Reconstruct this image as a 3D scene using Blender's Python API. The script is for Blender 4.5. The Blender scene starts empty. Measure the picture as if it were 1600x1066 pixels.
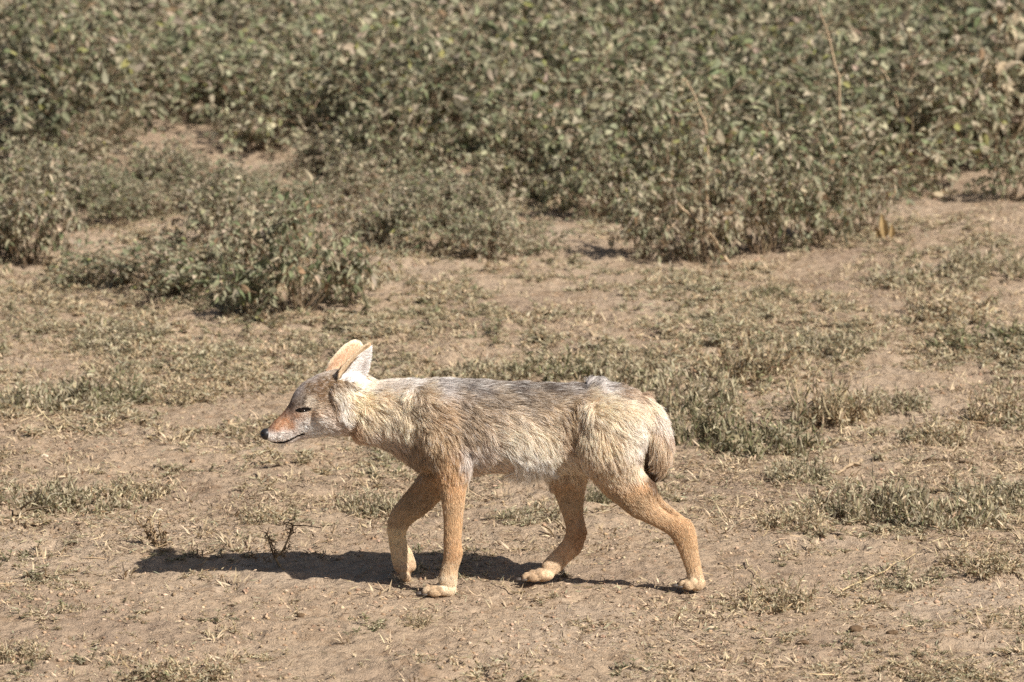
import bpy, bmesh, math
import numpy as np
from mathutils import Vector, Matrix, kdtree
from mathutils.bvhtree import BVHTree

R = math.radians
sc = bpy.context.scene
col = sc.collection

# ------------------------------------------------------------------ camera
LENS = 168.0
TX = 18.0 / LENS
CAM_H, CAM_D, PITCH = 2.25, 9.745, R(10.05)
cam = bpy.data.cameras.new("camera")
camo = bpy.data.objects.new("camera", cam)
col.objects.link(camo)
camo.location = (0, -CAM_D, CAM_H)
camo.rotation_euler = (R(90) - PITCH, 0, 0)
cam.lens = LENS; cam.sensor_width = 36; cam.sensor_fit = 'HORIZONTAL'
cam.clip_start = 0.1; cam.clip_end = 3000
cam.dof.use_dof = True; cam.dof.focus_distance = 9.95; cam.dof.aperture_fstop = 8.0
sc.camera = camo

# ------------------------------------------------------------------ sun and sky
SUN = np.array([0.84, -0.64, 1.0]); SUN /= np.linalg.norm(SUN)
EL = math.asin(SUN[2]); AZ = math.atan2(SUN[0], SUN[1])
w = bpy.data.worlds.new("World"); sc.world = w; w.use_nodes = True
nt = w.node_tree; nt.nodes.clear()
sky = nt.nodes.new("ShaderNodeTexSky"); sky.sky_type = 'NISHITA'; sky.sun_disc = False
sky.sun_elevation = EL; sky.sun_rotation = AZ; sky.air_density = 1.0; sky.dust_density = 2.0
bg = nt.nodes.new("ShaderNodeBackground"); bg.inputs[1].default_value = 0.05
wo = nt.nodes.new("ShaderNodeOutputWorld")
nt.links.new(sky.outputs[0], bg.inputs[0]); nt.links.new(bg.outputs[0], wo.inputs[0])
sl = bpy.data.lights.new("sun", 'SUN'); sl.energy = 5.0; sl.angle = R(0.53); sl.color = (1.0, 0.96, 0.90)
so = bpy.data.objects.new("sun", sl); col.objects.link(so)
so.rotation_euler = Vector(SUN.tolist()).to_track_quat('Z', 'Y').to_euler()
so.location = (6, -4, 9)
sc.view_settings.view_transform = 'Standard'; sc.view_settings.look = 'None'
sc.view_settings.exposure = 0.57; sc.view_settings.gamma = 1.0
sc.render.engine = 'CYCLES'
sc.cycles.max_bounces = 10; sc.cycles.diffuse_bounces = 7; sc.cycles.glossy_bounces = 2
sc.cycles.transmission_bounces = 3; sc.cycles.transparent_max_bounces = 8
sc.cycles.use_denoising = False

# ------------------------------------------------------------------ helpers
rng = np.random.default_rng(7)
CP, SP = math.cos(PITCH), math.sin(PITCH)
FWD = np.array([0, CP, -SP]); UP = np.array([0, SP, CP]); RT = np.array([1., 0, 0])
CPOS = np.array([0, -CAM_D, CAM_H])

def ray(px, py):
    return FWD + RT * ((px - 800) / 800 * TX) + UP * ((533 - py) / 800 * TX)
def P(px, py, y=0.0):
    """point on the vertical plane Y=y seen at photo pixel px,py"""
    d = ray(px, py)
    return CPOS + d * ((y + CAM_D) / d[1])
def G(px, py):
    """point on the ground seen at photo pixel"""
    d = ray(px, py)
    q = CPOS + d * (-CAM_H / d[2])
    return q[0], q[1]
def proj(p):
    q = np.asarray(p) - CPOS
    z = q @ FWD
    return 800 + (q @ RT) / z / TX * 800, 533 - (q @ UP) / z / TX * 800

_tab = np.random.default_rng(11).random((512, 512))
def vnoise(x, y, s=0):
    x = np.asarray(x, float) + s * 17.31; y = np.asarray(y, float) + s * 9.77
    xi = np.floor(x).astype(int); yi = np.floor(y).astype(int)
    fx = x - xi; fy = y - yi
    fx = fx * fx * (3 - 2 * fx); fy = fy * fy * (3 - 2 * fy)
    a = _tab[xi & 511, yi & 511]; b = _tab[(xi + 1) & 511, yi & 511]
    c = _tab[xi & 511, (yi + 1) & 511]; d = _tab[(xi + 1) & 511, (yi + 1) & 511]
    return (a * (1 - fx) + b * fx) * (1 - fy) + (c * (1 - fx) + d * fx) * fy
def fbm(x, y, o=4, s=0):
    v = 0; a = 0.5; t = 0
    for k in range(o):
        v = v + a * vnoise(x * 2**k * (1 + .07 * k), y * 2**k * (1 + .07 * k), s + k * 3); t += a; a *= .5
    return v / t
def sstep(a, b, x):
    t = np.clip((x - a) / (b - a), 0, 1); return t * t * (3 - 2 * t)

def gh(x, y):
    """ground height"""
    x = np.asarray(x, float); y = np.asarray(y, float)
    far = sstep(0.6, 6.0, np.hypot(x * .7, y))
    h = (fbm(x * .45, y * .45, 2, 5) - .5) * .20 * far
    calm = .12 + .88 * sstep(.35, 1.0, np.hypot(x * .7, y * 1.4))
    h = h + (fbm(x * 3.2, y * 3.2, 3, 2) - .5) * .026 * calm
    m = fbm(x * 9, y * 9, 3, 8)
    h = h + (m - .5) * (.012 + .014 * calm) * (0.35 + sstep(.35, .65, fbm(x * 1.3, y * 1.3, 2, 21)))
    r = 1 - np.abs(2 * fbm(x * 22, y * 26, 2, 14) - 1)
    h = h + r * r * .0055
    h = h + (fbm(x * 60, y * 60, 2, 31) - .5) * .009
    h = h - .007 * sstep(.60, .74, fbm(x * 15, y * 15, 2, 77)) * (.3 + .7 * sstep(.4, .6, fbm(x * 2, y * 2, 1, 78)))
    return h - 0.003

def srgb(c):
    c = np.asarray(c, float) / 255.0
    return np.where(c <= .04045, c / 12.92, ((c + .055) / 1.055) ** 2.4)

def mesh_from(name, V, F, C=None, smooth=False, mat=None):
    me = bpy.data.meshes.new(name)
    V = np.ascontiguousarray(V, np.float32); F = np.ascontiguousarray(F, np.int32)
    k = F.shape[1]
    me.vertices.add(len(V)); me.vertices.foreach_set("co", V.ravel())
    me.loops.add(F.size); me.loops.foreach_set("vertex_index", F.ravel())
    me.polygons.add(len(F)); me.polygons.foreach_set("loop_start", np.arange(0, F.size, k, dtype=np.int32))
    me.polygons.foreach_set("use_smooth", np.full(len(F), smooth, bool))
    if C is not None:
        a = me.attributes.new("tint", 'FLOAT_COLOR', 'POINT')
        cc = np.ones((len(V), 4), np.float32); cc[:, :3] = C
        a.data.foreach_set("color", cc.ravel())
    me.update(calc_edges=True); me.validate()
    if mat: me.materials.append(mat)
    return me
def obj(name, me, parent=None, label=None, cat=None, group=None, kind=None):
    o = bpy.data.objects.new(name, me); col.objects.link(o)
    if parent is not None: o.parent = parent
    for k, v in (("label", label), ("category", cat), ("group", group), ("kind", kind)):
        if v: o[k] = v
    return o

class Bag:
    """collects triangles with a colour per vertex"""
    def __init__(s): s.V = []; s.F = []; s.C = []; s.n = 0
    def add(s, V, F, C):
        s.V.append(V); s.F.append(F + s.n); s.C.append(C); s.n += len(V)
    def mesh(s, name, mat, smooth=False):
        return mesh_from(name, np.vstack(s.V), np.vstack(s.F), np.vstack(s.C), smooth, mat)
    def data(s): return np.vstack(s.V), np.vstack(s.F), np.vstack(s.C)

def nrm(v): return v / np.maximum(np.linalg.norm(v, axis=-1, keepdims=True), 1e-9)

def add_leaves(bag, base, d, up, L, W, c, droop=.25, fold=.25):
    """broad folded leaves"""
    N = len(base); d = nrm(d); s = nrm(np.cross(d, up)); u = np.cross(s, d)
    L = L[:, None]; W = W[:, None]; dr = (np.asarray(droop) * np.ones(N))[:, None]
    def row(t): return base + d * L * t - u * L * dr * t * t
    rows = [row(0), row(.3), row(.68), row(1.)]
    e1 = s * W * .5; e2 = s * W * .42; f = u * W * (np.asarray(fold) * np.ones(N))[:, None]
    pts = [rows[0], rows[1] - e1 + f, rows[1], rows[1] + e1 + f, rows[2] - e2 + f * .8, rows[2], rows[2] + e2 + f * .8, rows[3]]
    V = np.stack(pts, 1).reshape(-1, 3)
    t = np.array([[0, 2, 1], [0, 3, 2], [1, 2, 5], [1, 5, 4], [2, 3, 6], [2, 6, 5], [4, 5, 7], [5, 6, 7]])
    F = (np.arange(N)[:, None, None] * 8 + t[None]).reshape(-1, 3)
    bag.add(V, F, np.repeat(c, 8, 0))
def add_blades(bag, base, d, up, L, W, c, droop=.3):
    N = len(base); d = nrm(d); s = nrm(np.cross(d, up)); u = np.cross(s, d)
    L = L[:, None]; W = W[:, None]; dr = (np.asarray(droop) * np.ones(N))[:, None]
    def row(t): return base + d * L * t - u * L * dr * t * t
    pts = [row(0) - s * W * .35, row(0) + s * W * .35, row(.5) - s * W * .5, row(.5) + s * W * .5, row(1.)]
    V = np.stack(pts, 1).reshape(-1, 3)
    t = np.array([[0, 1, 3], [0, 3, 2], [2, 3, 4]])
    F = (np.arange(N)[:, None, None] * 5 + t[None]).reshape(-1, 3)
    bag.add(V, F, np.repeat(c, 5, 0))
def add_segs(bag, p0, p1, r0, r1, c):
    N = len(p0); d = nrm(p1 - p0)
    a = np.where(np.abs(d[:, 2:3]) < .9, np.array([[0, 0, 1.]]), np.array([[1., 0, 0]]))
    s = nrm(np.cross(d, a)); u = np.cross(s, d)
    pts = []
    for p, r in ((p0, r0), (p1, r1)):
        r = r[:, None]
        for k in range(4):
            an = k * math.pi / 2
            pts.append(p + s * r * math.cos(an) + u * r * math.sin(an))
    V = np.stack(pts, 1).reshape(-1, 3)
    t = []
    for k in range(4):
        j = (k + 1) % 4; t += [[k, j, 4 + j], [k, 4 + j, 4 + k]]
    t += [[4, 5, 6], [4, 6, 7]]
    F = (np.arange(N)[:, None, None] * 8 + np.array(t)[None]).reshape(-1, 3)
    bag.add(V, F, np.repeat(c, 8, 0))

# ------------------------------------------------------------------ materials
def tint_mat(name, rough=.75, trans=.0, spec=.25, nscale=60., nmix=.25, k=1.0):
    m = bpy.data.materials.new(name); m.use_nodes = True
    t = m.node_tree; t.nodes.clear(); L = t.links.new
    out = t.nodes.new("ShaderNodeOutputMaterial")
    b = t.nodes.new("ShaderNodeBsdfPrincipled")
    b.inputs["Roughness"].default_value = rough; b.inputs["Specular IOR Level"].default_value = spec
    at = t.nodes.new("ShaderNodeAttribute"); at.attribute_name = "tint"
    tc = t.nodes.new("ShaderNodeTexCoord")
    nz = t.nodes.new("ShaderNodeTexNoise"); nz.inputs["Scale"].default_value = nscale; nz.inputs["Detail"].default_value = 4
    L(tc.outputs["Object"], nz.inputs["Vector"])
    mr = t.nodes.new("ShaderNodeMapRange"); mr.inputs[1].default_value = .3; mr.inputs[2].default_value = .7
    mr.inputs[3].default_value = k * (1 - nmix); mr.inputs[4].default_value = k * (1 + nmix)
    L(nz.outputs["Fac"], mr.inputs[0])
    mu = t.nodes.new("ShaderNodeVectorMath"); mu.operation = 'SCALE'
    L(at.outputs["Color"], mu.inputs[0]); L(mr.outputs[0], mu.inputs["Scale"])
    L(mu.outputs[0], b.inputs["Base Color"])
    if trans > 0:
        tr = t.nodes.new("ShaderNodeBsdfTranslucent"); L(mu.outputs[0], tr.inputs["Color"])
        mx = t.nodes.new("ShaderNodeMixShader"); mx.inputs[0].default_value = trans
        L(b.outputs[0], mx.inputs[1]); L(tr.outputs[0], mx.inputs[2]); L(mx.outputs[0], out.inputs[0])
    else:
        L(b.outputs[0], out.inputs[0])
    return m
M_LEAF = tint_mat("dusty_leaf", .85, .34, .08, 40, .2)
M_STEM = tint_mat("woody_stem", .85, 0, .1, 120, .3)
M_STRAW = tint_mat("dry_straw", .8, .1, .15, 30, .25)
M_CLOD = tint_mat("soil_crumb", .95, 0, .05, 200, .3)
M_STONE = tint_mat("pale_stone", .9, 0, .2, 90, .25)

def ground_mat():
    m = bpy.data.materials.new("dry_soil"); m.use_nodes = True
    t = m.node_tree; t.nodes.clear(); L = t.links.new; N = t.nodes.new
    out = N("ShaderNodeOutputMaterial"); b = N("ShaderNodeBsdfPrincipled")
    b.inputs["Roughness"].default_value = .95; b.inputs["Specular IOR Level"].default_value = .1
    tc = N("ShaderNodeTexCoord")
    def noise(s, d, r=.55, dist=0):
        n = N("ShaderNodeTexNoise"); n.inputs["Scale"].default_value = s; n.inputs["Detail"].default_value = d
        n.inputs["Roughness"].default_value = r; n.inputs["Distortion"].default_value = dist
        L(tc.outputs["Object"], n.inputs["Vector"]); return n
    def ramp(n, stops):
        r = N("ShaderNodeValToRGB"); e = r.color_ramp.elements
        while len(e) < len(stops): e.new(.5)
        for k, (p, c) in enumerate(stops): e[k].position = p; e[k].color = (*c, 1)
        L(n.outputs["Fac"], r.inputs[0]); return r
    def mix(kind, f, a, bb):
        x = N("ShaderNodeMix"); x.data_type = 'RGBA'; x.blend_type = kind
        if isinstance(f, float): x.inputs[0].default_value = f
        else: L(f, x.inputs[0])
        L(a, x.inputs[6]); L(bb, x.inputs[7]); return x.outputs[2]
    big = ramp(noise(1.6, 6, .6, .4), [(.32, (.34, .248, .175)), (.5, (.41, .304, .208)), (.68, (.44, .338, .244))])
    fine = ramp(noise(70, 8, .7), [(.3, (.5, .45, .41)), (.5, (1, 1, 1)), (.72, (1.2, 1.18, 1.15))])
    c = mix('MULTIPLY', .65, big.outputs[0], fine.outputs[0])
    mid = ramp(noise(12, 7, .65, .8), [(.34, (.70, .64, .58)), (.48, (1, 1, 1)), (.8, (1.06, 1.05, 1.03))])
    c = mix('MULTIPLY', .8, c, mid.outputs[0])
    L(c, b.inputs["Base Color"])
    n1 = noise(45, 8, .65); n2 = noise(260, 4, .6)
    ad = N("ShaderNodeMath"); ad.operation = 'MULTIPLY_ADD'; ad.inputs[1].default_value = .35
    L(n2.outputs["Fac"], ad.inputs[0]); L(n1.outputs["Fac"], ad.inputs[2])
    bp = N("ShaderNodeBump"); bp.inputs["Strength"].default_value = .8; bp.inputs["Distance"].default_value = .022
    L(ad.outputs[0], bp.inputs["Height"]); L(bp.outputs[0], b.inputs["Normal"]); L(b.outputs[0], out.inputs[0])
    return m

# ------------------------------------------------------------------ ground
def axis(segs):
    a = [segs[0][0]]
    for s0, s1, st in segs:
        n = max(1, int(round((s1 - s0) / st))); a += list(np.linspace(s0, s1, n + 1)[1:])
    return np.array(a)
def ring(a, b, st, g=1.25):
    out = [a]
    while out[-1] < b: out.append(out[-1] + st); st *= g
    return np.array(out[1:])
xs = axis([(-3.2, -1.35, .022), (-1.35, 1.35, .0065), (1.35, 3.2, .022)])
xo = ring(3.2, 900, .05); xs = np.concatenate([-xo[::-1], xs, xo])
ys = axis([(-1.6, -1.1, .03), (-1.1, 1.6, .0085), (1.6, 6, .018), (6, 14, .05)])
ys = np.concatenate([-1.6 - ring(0, 900, .05)[::-1], ys, ring(14, 1500, .1)])
X, Y = np.meshgrid(xs, ys)
fade = 1 - sstep(18, 60, np.hypot(X, Y))
Z = gh(X, Y) * fade
nx, ny = len(xs), len(ys)
V = np.stack([X, Y, Z], -1).reshape(-1, 3)
i = (np.arange(ny - 1)[:, None] * nx + np.arange(nx - 1)[None]).ravel()
F = np.stack([i, i + 1, i + 1 + nx, i + nx], 1)
obj("ground", mesh_from("ground", V, F, None, True, ground_mat()), kind="structure",
    label="bare dusty tan soil")

def onG(px, py, sink=0.004):
    x, y = G(px, py); return np.array([x, y, float(gh(x, y)) - sink])

# ------------------------------------------------------------------ plant prototypes
def pick(pal, wts, n, r, jit=.12):
    pal = srgb(np.array(pal, float)); k = r.choice(len(pal), n, p=np.array(wts) / sum(wts))
    return pal[k] * np.exp(r.normal(0, jit, (n, 1))) * np.exp(r.normal(0, .03, (n, 3)))
LEAFPAL = [(154, 149, 123), (168, 157, 133), (139, 138, 111), (122, 127, 95), (173, 158, 135), (153, 150, 98), (138, 115, 90)]
PALS = {
    'dusty': [.28, .36, .10, .03, .20, .01, .03],
    'green': [.30, .18, .28, .14, .08, .02, .01],
    'dark':  [.28, .16, .28, .18, .06, .01, .04],
    'dry':   [.18, .32, .04, .01, .33, .02, .10]}
def shrub_data(seed, h=.36, r_=.24, stems=26, pal='dusty', leaf=.036, nodes=10, wide=.42):
    r = np.random.default_rng(seed); LB = []; SB = []
    p0s = []; p1s = []; r0s = []; r1s = []
    def grow(p, d, length, rad, depth):
        n = 6; q = p.copy(); dd = d.copy()
        bend = r.normal(0, .22, 3)
        for k in range(n):
            nd = nrm(dd + bend * .25 + r.normal(0, .10, 3) + np.array([0, 0, -.04 * k]))
            q2 = q + nd * length / n
            q2[2] = max(q2[2], .006)
            p0s.append(q); p1s.append(q2); r0s.append(rad * (1 - k / n * .7)); r1s.append(rad * (1 - (k + 1) / n * .7))
            t = k / n
            if t > (.3 if depth == 0 else .0):
                for _ in range(2 if depth else 2):
                    LB.append((q2 + r.normal(0, .003, 3), nd, t))
            if depth == 0 and k in (1, 2, 3, 4) and r.random() < .75:
                sd = nrm(nd + r.normal(0, .7, 3)); sd[2] = abs(sd[2]) * .6
                grow(q2, sd, length * (.35 + .25 * r.random()), rad * .55, 1)
            q = q2; dd = nd
        for _ in range(4): LB.append((q + r.normal(0, .004, 3), dd, 1.))
    for s in range(stems):
        a = r.random() * 2 * math.pi; tilt = r.random() ** .7
        d = np.array([math.cos(a) * tilt * r_, math.sin(a) * tilt * r_, h * (1 - .55 * tilt * tilt)])
        L = np.linalg.norm(d) * (.75 + .4 * r.random())
        b = np.array([math.cos(a), math.sin(a), 0]) * r_ * .3 * r.random()
        grow(b, nrm(d), L, .0032, 0)
    base = np.array([l[0] for l in LB]); nd = np.array([l[1] for l in LB]); N = len(base)
    out = r.normal(0, 1, (N, 3)); out[:, 2] *= .5
    d = nrm(nd * .35 + nrm(out) * .9 + np.array([0, 0, -.28]))
    up = nrm(np.array([0, 0, 1.]) + r.normal(0, .55, (N, 3)))
    Ln = leaf * (.55 + .8 * r.random(N)); W = Ln * wide * (.8 + .4 * r.random(N))
    lb = Bag(); add_leaves(lb, base, d, up, Ln, W, pick(LEAFPAL, PALS[pal], N, r, .16), r.random(N) * .6, r.random(N) * .35)
    sb = Bag(); n = len(p0s)
    add_segs(sb, np.array(p0s), np.array(p1s), np.array(r0s), np.array(r1s), pick([(128, 110, 88), (98, 84, 66)], [.6, .4], n, r))
    return lb, sb

HERBPAL = [(172, 162, 136), (192, 178, 150), (156, 146, 118), (126, 124, 92), (194, 174, 142), (142, 118, 92)]
HP = {'grey': [.30, .32, .22, .06, .07, .03], 'green': [.24, .12, .30, .28, .05, .01], 'straw': [.12, .2, .1, .04, .42, .12], 'dark': [.2, .05, .3, .35, .05, .05]}
def herb_data(seed, h=.09, r_=.13, stems=60, pal='grey', leaf=.019, lw=.0042):
    r = np.random.default_rng(seed); sb = Bag(); lb = Bag()
    S = []; LBp = []; LBd = []
    for s in range(stems):
        a = r.random() * 2 * math.pi; rad = r_ * math.sqrt(r.random())
        b = np.array([math.cos(a) * rad * .8, math.sin(a) * rad * .8, 0])
        d = nrm(np.array([math.cos(a) * .8, math.sin(a) * .8, .62]) + r.normal(0, .45, 3)); d[2] = abs(d[2]) + .1
        L = h * (.5 + .9 * r.random()) * (1.15 - .5 * rad / r_); n = 7; q = b.copy()
        for k in range(n):
            d = nrm(d + r.normal(0, .17, 3) + np.array([0, 0, -.03 * k]))
            q2 = q + d * L / n; q2[2] = max(q2[2], .003)
            S.append((q, q2, .0014 * (1 - .6 * k / n), .0014 * (1 - .6 * (k + 1) / n)))
            for _ in range(4):
                LBp.append(q + (q2 - q) * r.random()); LBd.append(d)
            q = q2
        for _ in range(4): LBp.append(q); LBd.append(d)
    p = np.array(LBp); d0 = np.array(LBd); N = len(p)
    d = nrm(d0 * .55 + nrm(r.normal(0, 1, (N, 3))) * 1.0)
    d[:, 2] = np.where((p[:, 2] < .01) & (d[:, 2] < 0), -d[:, 2], d[:, 2])
    up = nrm(np.array([0, 0, 1.]) + r.normal(0, .6, (N, 3)))
    Ln = leaf * (.5 + r.random(N)); W = lw * (.7 + .7 * r.random(N))
    add_blades(lb, p, d, up, Ln, W, pick(HERBPAL, HP[pal], N, r, .16), r.random(N) * .5 - .1)
    S_ = S; n = len(S_)
    add_segs(sb, np.array([s[0] for s in S_]), np.array([s[1] for s in S_]), np.array([s[2] for s in S_]), np.array([s[3] for s in S_]),
             pick([(150, 132, 104), (118, 104, 82)], [.6, .4], n, r))
    return lb, sb
def straw_data(seed, r_=.06, n=60, h=.04, pal=((200, 180, 148), (178, 158, 128), (154, 136, 110), (122, 106, 86))):
    r = np.random.default_rng(seed); b = Bag()
    a = r.random(n) * 2 * math.pi; rad = r_ * np.sqrt(r.random(n))
    base = np.stack([np.cos(a) * rad, np.sin(a) * rad, np.zeros(n)], 1)
    d = np.stack([np.cos(a) * .9, np.sin(a) * .9, .15 + r.random(n) * .9], 1) + r.normal(0, .4, (n, 3)); d[:, 2] = np.abs(d[:, 2])
    add_blades(b, base, d, nrm(np.array([0, 0, 1.]) + r.normal(0, .3, (n, 3))), h * (.4 + r.random(n)), .0018 + .0016 * r.random(n), pick(pal, [.35, .3, .2, .15], n, r, .12), r.random(n) * .8)
    return b

def xf(data, pos, s, rz, sz=None):
    V, F, C = data; c, sn = math.cos(rz), math.sin(rz)
    W = V * np.array([s, s, sz or s]); W = np.stack([W[:, 0] * c - W[:, 1] * sn, W[:, 0] * sn + W[:, 1] * c, W[:, 2]], 1)
    return W + pos, F, C

def plant_proto(pname, lname, data):
    lb, sb = data
    if lname == "leaves":
        lb.add(*sb.data()); return (lb.mesh("herb_clump", M_LEAF),)
    return (lb.mesh(pname + "_" + lname, M_LEAF), sb.mesh(pname + "_stem", M_STEM))
def place(pname, lname, proto, px, py, wpx, hpx, label, cat, group, base_w, base_h, rz=None, dz=1.0):
    """a plant whose foot stands at ground pixel px,py, wpx wide and hpx high in the photo"""
    p = onG(px, py); dist = np.linalg.norm(p - CPOS); m = dist * TX / 800
    o = obj(pname, proto[0] if len(proto) == 1 else None, None, label, cat, group)
    o.location = p.tolist(); o.rotation_euler = (0, 0, rng.random() * 6.28 if rz is None else rz)
    sx = wpx * m / base_w; o.scale = (sx, sx * dz, hpx * m / base_h)
    if len(proto) > 1: obj(lname, proto[0], o); obj("stem", proto[1], o)
    return o

# ---- shrubs with broad dusty leaves
SH = {k: [] for k in ('dusty', 'green', 'dark', 'dry')}
SHD = {k: [] for k in SH}
for k, (pal, nn) in enumerate((('dusty', 3), ('green', 3), ('dark', 2), ('dry', 2))):
    for j in range(nn):
        d = shrub_data(100 + 10 * k + j, pal=pal, leaf=(.035 if pal != 'green' else .029), wide=(.46 if pal != 'dry' else .36), stems=23 if pal != 'dry' else 16)
        SHD[pal].append((d[0].data(), d[1].data())); SH[pal].append(plant_proto("leafy_shrub", "foliage", d))
SHRUBS = [  # foot px, py, width, height, kind, label
    (470, 482, 200, 165, 'dark', "lone dark-leaved shrub in front of the thicket, farther back than the animal's head"),
    (555, 470, 110, 120, 'dry', "small sparse shrub leaning against the dark-leaved shrub in front of the thicket"),
    (380, 440, 130, 120, 'dusty', "pale dusty shrub just behind and left of the lone dark-leaved shrub"),
    (265, 455, 220, 92, 'green', "wide low fine-leaved green shrub beside the dry grass at left"),
    (340, 375, 140, 105, 'dusty', "dusty shrub rising behind the wide low green shrub at left"),
    (50, 400, 150, 150, 'dusty', "large shrub cut by the left edge beside a bare soil patch"),
    (20, 325, 130, 110, 'green', "green shrub at the left edge behind the large dusty one"),
    (250, 325, 120, 60, 'dry', "brownish dry shrub beside the bare soil gap at left"),
    (690, 395, 130, 95, 'green', "low greenish shrub in the middle of the row between two bare gaps"),
    (765, 400, 110, 80, 'dusty', "smallest dusty shrub left of the central bare gap"),
    (620, 385, 110, 90, 'dusty', "dusty shrub behind the lone dark-leaved shrub, in the middle row"),
    (1005, 392, 130, 110, 'dusty', "shrub at the left end of the big right-hand clump, with a dark shadow below"),
    (1100, 398, 160, 150, 'dry', "straggly shrub with a bent bare stem at the front of the right-hand clump"),
    (1195, 385, 160, 160, 'dusty', "dense dusty shrub in the middle of the right-hand clump"),
    (1285, 375, 150, 150, 'dark', "darker shrub casting deep shade in the right-hand clump"),
    (1355, 360, 120, 110, 'dry', "brownish shrub at the right end of the right-hand clump"),
    (930, 335, 130, 120, 'green', "green shrub behind the bare central gap"),
    (1050, 330, 170, 150, 'green', "bright green shrub behind the left end of the right-hand clump"),
    (135, 432, 130, 52, 'green', "low sprawling green shrub between the left-edge shrub and the wide low one"),
    (385, 470, 110, 60, 'green', "small low green shrub touching the left side of the lone dark-leaved shrub"),
    (150, 300, 120, 50, 'dusty', "low dusty shrub above the bare soil patch at left"),
    (450, 330, 150, 55, 'green', "low green shrub behind the dusty one, below the dark shadow of the thicket"),
    (545, 345, 130, 62, 'dry', "straggly low shrub between the lone dark-leaved shrub and the thicket"),
    (100, 262, 150, 70, 'dry', "dry brownish shrub at the foot of the thicket near the left edge"),
    (660, 330, 130, 70, 'green', "low green shrub at the foot of the thicket in the middle"),
    (850, 385, 90, 50, 'green', "very low green shrub beside the central bare gap"),
    (1580, 325, 110, 90, 'dark', "dark shrub cut by the right edge of the picture above bare soil"),
]
for px, py, wp, hp, k, lab in SHRUBS:
    pr = SH[k][int(rng.integers(len(SH[k])))]
    place("leafy_shrub", "foliage", pr, px, py, wp, hp, lab, "shrub", "leafy shrubs in front of the thicket", .52, .33)

# ---- the thicket behind: a mass nobody could count
BX = np.array([-400, 0, 120, 200, 300, 360, 470, 560, 700, 800, 870, 960, 1050, 1400, 1440, 1520, 1600, 2000])
BY = np.array([215, 214, 236, 226, 222, 240, 228, 274, 292, 280, 290, 300, 310, 300, 285, 268, 250, 240])
tb = Bag(); ts = Bag(); r = np.random.default_rng(5)
cnt = 0
y0 = 1.5
placed = []
for _ in range(12000):
    yy = 3.0 + 25 * r.random() ** 1.1; half = (yy + 9.8) * TX * 1.4 + .7
    xx = (r.random() * 2 - 1) * half
    px, py = proj(np.array([xx, yy, 0]))
    if py > np.interp(px, BX, BY) + r.normal(0, 9) + 34 * (fbm(xx * 1.6, yy * 1.2, 2, 150) - .5): continue
    sp = .16 + .006 * yy
    if any((xx - a) ** 2 + (yy - b) ** 2 < (sp * 1.5) ** 2 for a, b in placed[-700:]): continue
    dens = fbm(xx * .8, yy * .8, 2, 44)
    if yy < 7.5 and dens < .36: continue
    placed.append((xx, yy)); cnt += 1
    green = fbm(xx * .6, yy * .4, 2, 61)
    k = 'green' if green > .55 else ('dusty' if green > .36 or r.random() < .5 else 'dry')
    if r.random() < .05: k = 'dark'
    dl, ds = SHD[k][int(r.integers(len(SHD[k])))]
    s = .85 + .6 * r.random(); rz = r.random() * 6.28; pos = np.array([xx, yy, float(gh(xx, yy)) - .01]); sz = s * (.6 + .65 * r.random())
    V, F, C = xf(dl, pos, s, rz, sz); tb.add(V, F, C * (0.84 + .36 * r.random())); ts.add(*xf(ds, pos, s, rz, sz))
    if cnt > 720: break
GAPS = [(155, 368, 75, 36), (238, 232, 34, 12), (400, 256, 60, 18), (740, 262, 60, 18), (845, 315, 95, 28), (740, 300, 40, 14)]
n2 = 0
while n2 < 175:
    px = r.random() * 1150 - 250; py = 218 + 214 * r.random()
    if px > 560 and py > 405: continue
    if px > 880: continue
    if py > 400 + 40 * (px < 380): continue
    if any(((px - a) / c) ** 2 + ((py - b) / d) ** 2 < 1 for a, b, c, d in GAPS): continue
    x, y = G(px, py + 12)
    if fbm(x * 3.2, y * 2.0, 2, 130) < .43 + .10 * (py - 225) / 200: continue
    k = ('green', 'dusty', 'dry')[int(r.choice(3, p=[.35, .3, .35]))]
    dl, ds = SHD[k][int(r.integers(len(SHD[k])))]
    s = .2 + .3 * r.random(); rz = r.random() * 6.28; pos = np.array([x, y, float(gh(x, y)) - .01]); sz = s * (.8 + .4 * r.random())
    tb.add(*xf(dl, pos, s, rz, sz)); ts.add(*xf(ds, pos, s, rz, sz)); n2 += 1
print("thicket shrubs", cnt)
to = obj("thicket", tb.mesh("thicket", M_LEAF), kind="stuff", label="dense mass of dusty green leafy scrub filling the back of the scene")
obj("twigs", ts.mesh("thicket_twigs", M_STEM), to, kind="stuff")

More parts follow.
